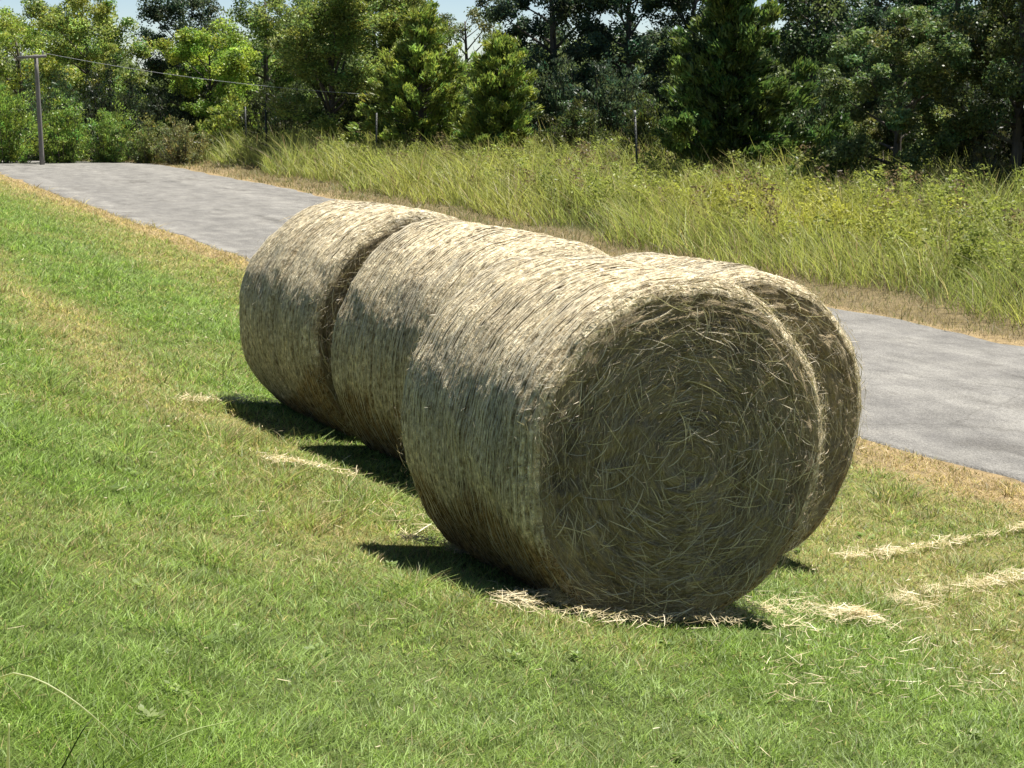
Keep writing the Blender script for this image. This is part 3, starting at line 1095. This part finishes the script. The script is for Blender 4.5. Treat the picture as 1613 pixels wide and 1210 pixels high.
def broad_tree(H, Wd, seed, n_leaf=11000, size=.085, airy=.0, low=.05, upright=.0, clump=.34):
    global rng
    keep = rng
    rng = np.random.default_rng(seed)
    wood = []
    k = 9
    hh = np.linspace(-.15, H * .9, k)
    bend = np.cumsum(rng.normal(0, .05 * H / k, (k, 2)), 0)
    bend[0] = 0
    tr = np.c_[bend, hh]
    r0 = .022 * H + .03
    wood.append(tube(tr, np.linspace(r0, r0 * .18, k), 8))
    tips, dirs = [], []
    nl = int(16 + H * 2.2)
    for i in range(nl):
        f = low + (1 - low) * ((i + rng.random() * .8) / nl)
        f = min(f, .97)
        base = np.array([np.interp(f * H * .9, hh, tr[:, 0]), np.interp(f * H * .9, hh, tr[:, 1]), f * H * .9])
        az = i * 2.4 + rng.normal(0, .4)
        prof = (math.sin(math.pi * min(max((f - low * .5) / (1.08 - low * .5), 0), 1) ** .75)) ** .7
        ln = Wd * .5 * prof * rng.uniform(.75, 1.12) + .15
        el = rng.uniform(.15, .65) + upright * .6 + .4 * f
        dr = np.array([math.cos(az) * math.cos(el), math.sin(az) * math.cos(el), math.sin(el)])
        t = np.linspace(0, 1, 5)[:, None]
        lnv = ln / max(math.cos(el), .35) * (.8 if upright else .95)
        path = base + dr * lnv * t + np.array([0, 0, -.10 * lnv]) * t ** 2 + rng.normal(0, .03 * lnv, (5, 3)) * t
        rb = r0 * (1 - f) * .45 + .012
        wood.append(tube(path, np.linspace(rb, .006, 5), 5))
        for q in range(max(3, int(lnv * 4.5))):
            s = rng.uniform(.30, 1.0)
            pnt = path[0] * (1 - s) + path[-1] * s
            pnt = np.array([np.interp(s, t[:, 0], path[:, c_]) for c_ in range(3)])
            dv = norm(dr + rng.normal(0, .7, 3) + [0, 0, .25])
            l2 = rng.uniform(.15, .5) * (Wd / 4) ** .5
            tip = pnt + dv * l2
            wood.append(tube([pnt, (pnt + tip) / 2 + rng.normal(0, .03, 3), tip], [.010, .007, .004], 4, False))
            tips.append(tip)
            dirs.append(dv)
    tips = np.array(tips)
    dirs = np.array(dirs)
    sel = rng.random(len(tips)) > airy
    tips, dirs = tips[sel], dirs[sel]
    rad_ = clump * 1.25 * rng.uniform(.55, 1.25, len(tips)) * (Wd / 4) ** .4
    ne_ = max(12, int(3.4 * n_leaf / len(tips)))
    lv = leaves(tips, rad_, ne_, size * 1.02, spread_dir=dirs if upright else None)
    rng = keep
    return join(wood), lv


def cedar_tree(H, Wd, seed, n_leaf=15000, size=.17, low=.02, taper=.72, rag=(.72, 1.15)):
    global rng
    keep = rng
    rng = np.random.default_rng(seed)
    hh = np.linspace(-.1, H, 8)
    wood = [tube(np.c_[rng.normal(0, .02, 8), rng.normal(0, .02, 8), hh], np.linspace(.025 * H, .008, 8), 8)]
    cents, dirs, rads = [], [], []
    nb = int(60 + 22 * H)
    lobes = rng.uniform(rag[0], rag[1], (9, 6))
    for i in range(nb):
        f = low + (1 - low) * (i + rng.random()) / nb
        az = i * 2.39996 + rng.normal(0, .3)
        ln = Wd * .5 * (1 - f) ** taper * lobes[int((az % 6.283) / 6.2832 * 9) % 9, min(5, int(f * 6))] * rng.uniform(.6, 1.15) + .08
        el = rng.uniform(.1, .55) + .35 * f
        dr = np.array([math.cos(az) * math.cos(el), math.sin(az) * math.cos(el), math.sin(el)])
        b = np.array([0, 0, f * H * .96])
        wood.append(tube([b, b + dr * ln * .6, b + dr * ln * .95], [.02, .010, .004], 4, False))
        for q in range(max(2, int(ln * 5))):
            s = rng.uniform(.35, 1.05)
            cents.append(b + dr * ln * s + rng.normal(0, .06, 3))
            dirs.append(norm(dr + [0, 0, .55] + rng.normal(0, .30, 3)))
            rads.append(rng.uniform(.10, .24))
    cents, dirs, rads = map(np.array, (cents, dirs, rads))
    lv = leaves(cents, rads, max(8, int(1.8 * n_leaf / len(cents))), size * 1.1, 3.6, spread_dir=dirs, var=.25, hue=.1)
    rng = keep
    return join(wood), lv


def bush_plant(H, Wd, seed, n_leaf=7000, size=.07, upright=.4):
    global rng
    keep = rng
    rng = np.random.default_rng(seed)
    wood, cents, dirs = [], [], []
    nb = int(26 + 10 * Wd)
    for i in range(nb):
        az = rng.random() * 6.283
        q = rng.random() ** .6
        dx = Wd * .5 * q
        top = H * (1 - .55 * q ** 2.2) * rng.uniform(.62, 1.05)
        e = np.array([math.cos(az) * dx, math.sin(az) * dx, top])
        b = np.array([math.cos(az) * dx * .35, math.sin(az) * dx * .35, 0])
        m = b * .4 + e * .6 + [0, 0, -.06 * H]
        wood.append(tube([b, m, e], [.014, .010, .004], 4, False))
        for s in np.linspace(.12, 1.0, max(4, int(top * 4.5))):
            cents.append((b * (1 - s) ** 2 + 2 * m * s * (1 - s) + e * s ** 2) + rng.normal(0, .07, 3))
            dirs.append(norm((e - b) * [1, 1, .6] + rng.normal(0, .5, 3)))
    cents = np.array(cents)
    dirs = np.array(dirs)
    lv = leaves(cents, rng.uniform(.10, .26, len(cents)) * (H / 2) ** .3, max(10, int(1.8 * n_leaf / len(cents))), size * 1.15, 2.6, spread_dir=dirs if upright else None, var=.2)
    rng = keep
    return join(wood), lv


def plant(kind, name, cat, px, dist, top, wpx, color, label, group, seed, sink=0.0, **kw):
    x0 = (px - PW / 2) / FPX * dist * 1.02
    z0 = float(ground_z(np.array([x0]), np.array([float(dist)]))[0]) - sink
    rt = ray(px, top)
    zt = CAM_H + rt[2] / rt[1] * dist
    H = zt - z0
    Wd = wpx / FPX * dist
    root = empty(name, (x0, dist, z0))
    tag(root, label, cat, group)
    (wv, wf, wc), (lv, lf, lc) = {'broad': broad_tree, 'cedar': cedar_tree, 'bush': bush_plant}[kind](H, Wd, seed, **kw)
    # pull the crown to the height seen
    s = H / max(np.percentile(lv[:, 2], 99.7), .1)
    wv = wv * [1, 1, s]
    lv = lv * [1, 1, s]
    wv = wv[:]
    mesh('stem' if kind == 'bush' else 'trunk', wv, wf, M_bark, root)
    o = mesh('foliage' if kind == 'bush' else 'crown', lv, lf, M_leaf, root, lc)
    o.color = (*color, 1)


OLV = (0.28, 0.348, 0.075)
YGR = (0.3, 0.397, 0.071)
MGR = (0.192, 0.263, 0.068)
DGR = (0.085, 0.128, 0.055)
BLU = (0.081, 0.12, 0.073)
CED = (0.121, 0.182, 0.052)
SAG = (0.181, 0.215, 0.095)
T = 'trees behind the field'
tr = [
    ('broad', 60, 64, 16, 210, OLV, 'yellowish round tree at the far left behind the pole', dict(n_leaf=11000, size=.10)),
    ('broad', -50, 60, -20, 190, OLV, 'olive tree cut by the left edge of the photo', dict(n_leaf=8000, size=.10)),
    ('broad', 168, 61, -4, 170, (.270, .330, .090), 'tall rounded yellow-olive tree second from the left edge', dict(n_leaf=12000, size=.10)),
    ('broad', 112, 72, -6, 120, DGR, 'dark treetop showing between the two yellowish trees at left', dict(n_leaf=6000, size=.11)),
    ('broad', 306, 66, -30, 130, BLU, 'dark bluish tree just right of the sky gap at left', dict(n_leaf=9000, size=.10)),
    ('broad', 345, 56, 40, 150, YGR, 'bright yellow-green tree under the dark bluish one', dict(n_leaf=11000, size=.09)),
    ('broad', 432, 59, -34, 150, MGR, 'mid green airy tree with sky showing through its top', dict(n_leaf=8000, size=.09, airy=.25)),
    ('broad', 530, 50, -60, 235, (.225, .285, .085), 'large fine-leaved olive tree with upright dark branches', dict(n_leaf=17000, size=.095, upright=.8, low=.06)),
    ('broad', 640, 52, -26, 150, (.235, .280, .080), 'fine-leaved upright tree right of the large olive one', dict(n_leaf=10000, size=.09, upright=.7, low=.08)),
    ('cedar', 668, 47, 12, 215, (.240, .300, .070), 'broad yellow-green cedar left of centre, wider than its neighbour', dict(n_leaf=19000, size=.14, taper=.42, rag=(.45, 1.2))),
    ('cedar', 788, 44.5, 58, 160, (.225, .285, .066), 'narrow yellow-green cedar with a ragged top left of the dark trees', dict(n_leaf=15000, size=.13, taper=.38, rag=(.5, 1.2))),
    ('broad', 735, 56, 12, 110, SAG, 'thin greyish tree with bare twigs in the sky gap', dict(n_leaf=2400, size=.09, airy=.3)),
    ('broad', 872, 51, -120, 190, BLU, 'tall dark tree right of the narrow yellow-green cedar', dict(n_leaf=13000, size=.10, airy=.1)),
    ('broad', 985, 49, -110, 180, BLU, 'tall dark tree with small sky holes left of the dark cedar', dict(n_leaf=9500, size=.10, airy=.15)),
    ('cedar', 1142, 37, -95, 300, CED, 'large dark green cedar with drooping feathery sprays', dict(n_leaf=34000, size=.15, rag=(.6, 1.2))),
    ('broad', 1265, 42, -90, 190, DGR, 'dark open tree just right of the large cedar', dict(n_leaf=8000, size=.09, airy=.15)),
    ('broad', 1350, 45, -110, 170, BLU, 'dark tall tree rising behind the pyramid-shaped one', dict(n_leaf=9000, size=.09)),
    ('broad', 1395, 33.5, 18, 215, (.160, .205, .080), 'pyramid-shaped grey-green tree with pale glinting leaves', dict(n_leaf=13000, size=.075, low=.05, clump=.26)),
    ('broad', 1420, 52, -60, 200, DGR, 'dark tree seen in pieces behind the pyramid-shaped one', dict(n_leaf=9000, size=.10)),
    ('broad', 1478, 41, -130, 230, DGR, 'dark tall tree between the pyramid-shaped tree and the right edge', dict(n_leaf=11000, size=.09)),
    ('broad', 1575, 32.5, -90, 220, (.115, .140, .050), 'spreading olive-dark tree overhanging the field at the right edge', dict(n_leaf=13000, size=.075, low=.2)),
    ('broad', 1690, 33, -60, 200, DGR, 'dark tree cut by the right edge of the photo', dict(n_leaf=8000, size=.08)),
    ('broad', 1090, 50, -100, 170, BLU, 'dark tree mostly hidden behind the large cedar', dict(n_leaf=8000, size=.10)),
    ('broad', 600, 62, -40, 190, MGR, 'mid green tree far behind the fine-leaved olive trees', dict(n_leaf=9000, size=.10)),
]
for i, (kd, px, d, top, w, c, lb, kw) in enumerate(tr):
    plant(kd, 'cedar_tree' if kd == 'cedar' else 'broadleaf_tree', 'tree', px, d, top, w, c, lb, T, 500 + i, **kw)

bu = [
    (28, 50.5, 136, 150, (.235, .330, .070), 'large bright green bush at the left edge beside the pole', dict(n_leaf=9000)),
    (116, 51, 144, 84, (.220, .320, .070), 'bright green bush just right of the pole', dict(n_leaf=5500)),
    (188, 52, 168, 110, (.200, .290, .070), 'low bright green bush third from the left edge', dict(n_leaf=5500)),
    (250, 52, 184, 110, (.190, .220, .075), 'low dull green bush at the end of the bright ones', dict(n_leaf=4500)),
    (300, 51, 186, 90, (.215, .215, .095), 'olive-brown scrubby bush where the fence starts', dict(n_leaf=3500)),
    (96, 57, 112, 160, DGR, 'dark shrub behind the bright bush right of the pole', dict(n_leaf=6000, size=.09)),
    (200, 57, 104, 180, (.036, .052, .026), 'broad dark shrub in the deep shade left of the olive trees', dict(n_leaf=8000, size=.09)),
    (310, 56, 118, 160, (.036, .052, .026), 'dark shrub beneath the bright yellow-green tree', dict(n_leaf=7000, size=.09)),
    (385, 53.5, 140, 110, OLV, 'olive shrub behind the pair of fence posts', dict(n_leaf=5000, size=.08)),
    (455, 53, 122, 140, (.050, .065, .028), 'dark shrub at the foot of the large fine-leaved tree', dict(n_leaf=6000, size=.09)),
    (570, 50.5, 132, 130, (.060, .075, .030), 'dim shrub left of the broad yellow-green cedar', dict(n_leaf=6000, size=.09)),
    (725, 48.5, 120, 130, DGR, 'dark shrub filling the gap between the yellow-green cedars', dict(n_leaf=6000, size=.09)),
    (872, 47, 92, 150, BLU, 'dark bluish shrub at the foot of the tall dark tree', dict(n_leaf=7000, size=.09)),
    (960, 46, 98, 150, BLU, 'dark bluish shrub left of the large cedar', dict(n_leaf=7000, size=.09)),
    (905, 42.5, 158, 120, (.085, .105, .035), 'low leafy shrub edging the field left of the white-tipped post', dict(n_leaf=4500, size=.08)),
    (1015, 40, 150, 90, (.080, .100, .030), 'low green shrub behind the white-tipped fence post', dict(n_leaf=4000, size=.08)),
    (1282, 38, 120, 130, DGR, 'dark shrub between the large cedar and the pyramid-shaped tree', dict(n_leaf=6500, size=.08)),
    (1300, 34, 212, 130, (.095, .150, .040), 'low bright green leafy plant at the foot of the pyramid-shaped tree', dict(n_leaf=3500, size=.07)),
    (1402, 37, 140, 130, (.075, .095, .042), 'dim shrub directly behind the pyramid-shaped tree', dict(n_leaf=7000, size=.08)),
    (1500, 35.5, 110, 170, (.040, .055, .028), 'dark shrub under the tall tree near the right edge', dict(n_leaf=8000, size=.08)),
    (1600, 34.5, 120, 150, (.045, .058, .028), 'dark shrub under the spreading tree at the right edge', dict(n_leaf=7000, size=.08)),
    (1535, 31.5, 215, 100, (.110, .115, .050), 'low straw-tinged shrub edging the field near the right edge', dict(n_leaf=3000, size=.06)),
    (-40, 55, 100, 170, DGR, 'dark shrub cut by the left edge behind the large bright bush', dict(n_leaf=6000, size=.09)),
]
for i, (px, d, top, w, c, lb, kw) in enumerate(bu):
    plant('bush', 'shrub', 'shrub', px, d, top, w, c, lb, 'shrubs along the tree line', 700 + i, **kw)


# the wood that closes the view behind the trees one can tell apart
n = 330000
y = rng.uniform(66, 82, n)
x = (rng.random(n) * 2 - 1) * (.42 * y + 4)
up_ = rng.random(n) ** .8
gz_ = ground_z(x, y)
pxs = x / y * FPX + PW / 2
tops = CAM_H + y * np.interp(pxs, [0, 200, 240, 300, 500, 690, 720, 800, 1000, 1613], [.008, .008, -.010, .006, .010, -.004, -.008, .004, .012, .014])
H_ = (tops - gz_) * (.72 + .42 * fbm(x, y, 3.2, 811))
P = np.c_[x, y, gz_ + H_ * up_]
cl = fbm(x + P[:, 2] * .7, y + P[:, 2], 1.0, 815, 2)
kp = cl > .36
P, cl = P[kp], cl[kp]
n = len(P)
tt_ = norm(rng.normal(0, 1, (n, 3)))
nn_ = norm(np.cross(tt_, rng.normal(0, 1, (n, 3))))
bb_ = np.cross(nn_, tt_)
Lw = .12 + .12 * rng.random(n)
V = np.stack([P - tt_ * Lw[:, None] / 2, P + bb_ * Lw[:, None] * .3, P + tt_ * Lw[:, None] / 2, P - bb_ * Lw[:, None] * .3], 1).reshape(-1, 3)
C = np.repeat(rng.uniform(.6, 1.4, n)[:, None] * np.ones(3), 4, 0)
o = mesh('far_woods', V, np.arange(n * 4).reshape(-1, 4), M_leaf, cols=C)
o.color = (.165, .210, .080, 1)
tag(o, 'green wood closing the view far behind the single trees', 'woods', kind='stuff')

# ------------------------------------------------------------------ long stalks in the near corner
def stalk(pts, dist, wid, c1, label):
    P = []
    for (px, py, d) in pts:
        r = ray(px, py)
        P.append(r / r[1] * d + [0, 0, CAM_H])
    P = np.array(P)
    tt = np.linspace(0, len(P) - 1, 14)
    Q = np.stack([np.interp(tt, np.arange(len(P)), P[:, k]) for k in range(3)], -1)
    for _ in range(2):
        Q[1:-1] = (Q[:-2] + 2 * Q[1:-1] + Q[2:]) / 4
    b = Q[0].copy()
    V, F, C = tube(Q - b, np.linspace(wid, wid * .35, 14), 6)
    cc = np.tile(np.array(c1), (len(V), 1))
    o = mesh('grass_stalk', V, F, M_blade, cols=cc, smooth=True)
    o.location = b
    tag(o, label, 'grass stalk', 'long stalks in the near left corner')


def foot(px, py):
    x, y = at(px, py)
    return (px, py, y)


stalk([(-60, 1150, foot(-60, 1150)[2]), (0, 1046, 3.75), (90, 1082, 3.7), (165, 1142, 3.66), (212, 1200, foot(212, 1200)[2])], 0, .0031, (.66, .68, .42),
      'pale bent stalk arching down to the right in the near left corner')
stalk([foot(178, 1216), (240, 1180, 3.75), (300, 1150, 3.8), (372, 1134, 3.9)], 0, .0036, (.42, .50, .20),
      'green stalk leaning right with a drooping tip in the near left corner')
stalk([foot(12, 1225), (13, 1180, foot(12, 1225)[2] - .02), (14, 1140, foot(12, 1225)[2] - .03)], 0, .0050, (.80, .78, .56),
      'short upright straw-coloured stalk at the left edge')
stalk([foot(-40, 1080), (20, 1046, 4.3), (84, 1028, 4.4)], 0, .0026, (.20, .29, .08),
      'thin green blade above the bent stalk at the left edge')
stalk([foot(95, 1215), (130, 1150, 3.75), (150, 1128, 3.8)], 0, .0024, (.09, .13, .04),
      'thin dark green stalk crossing behind the bent pale one')
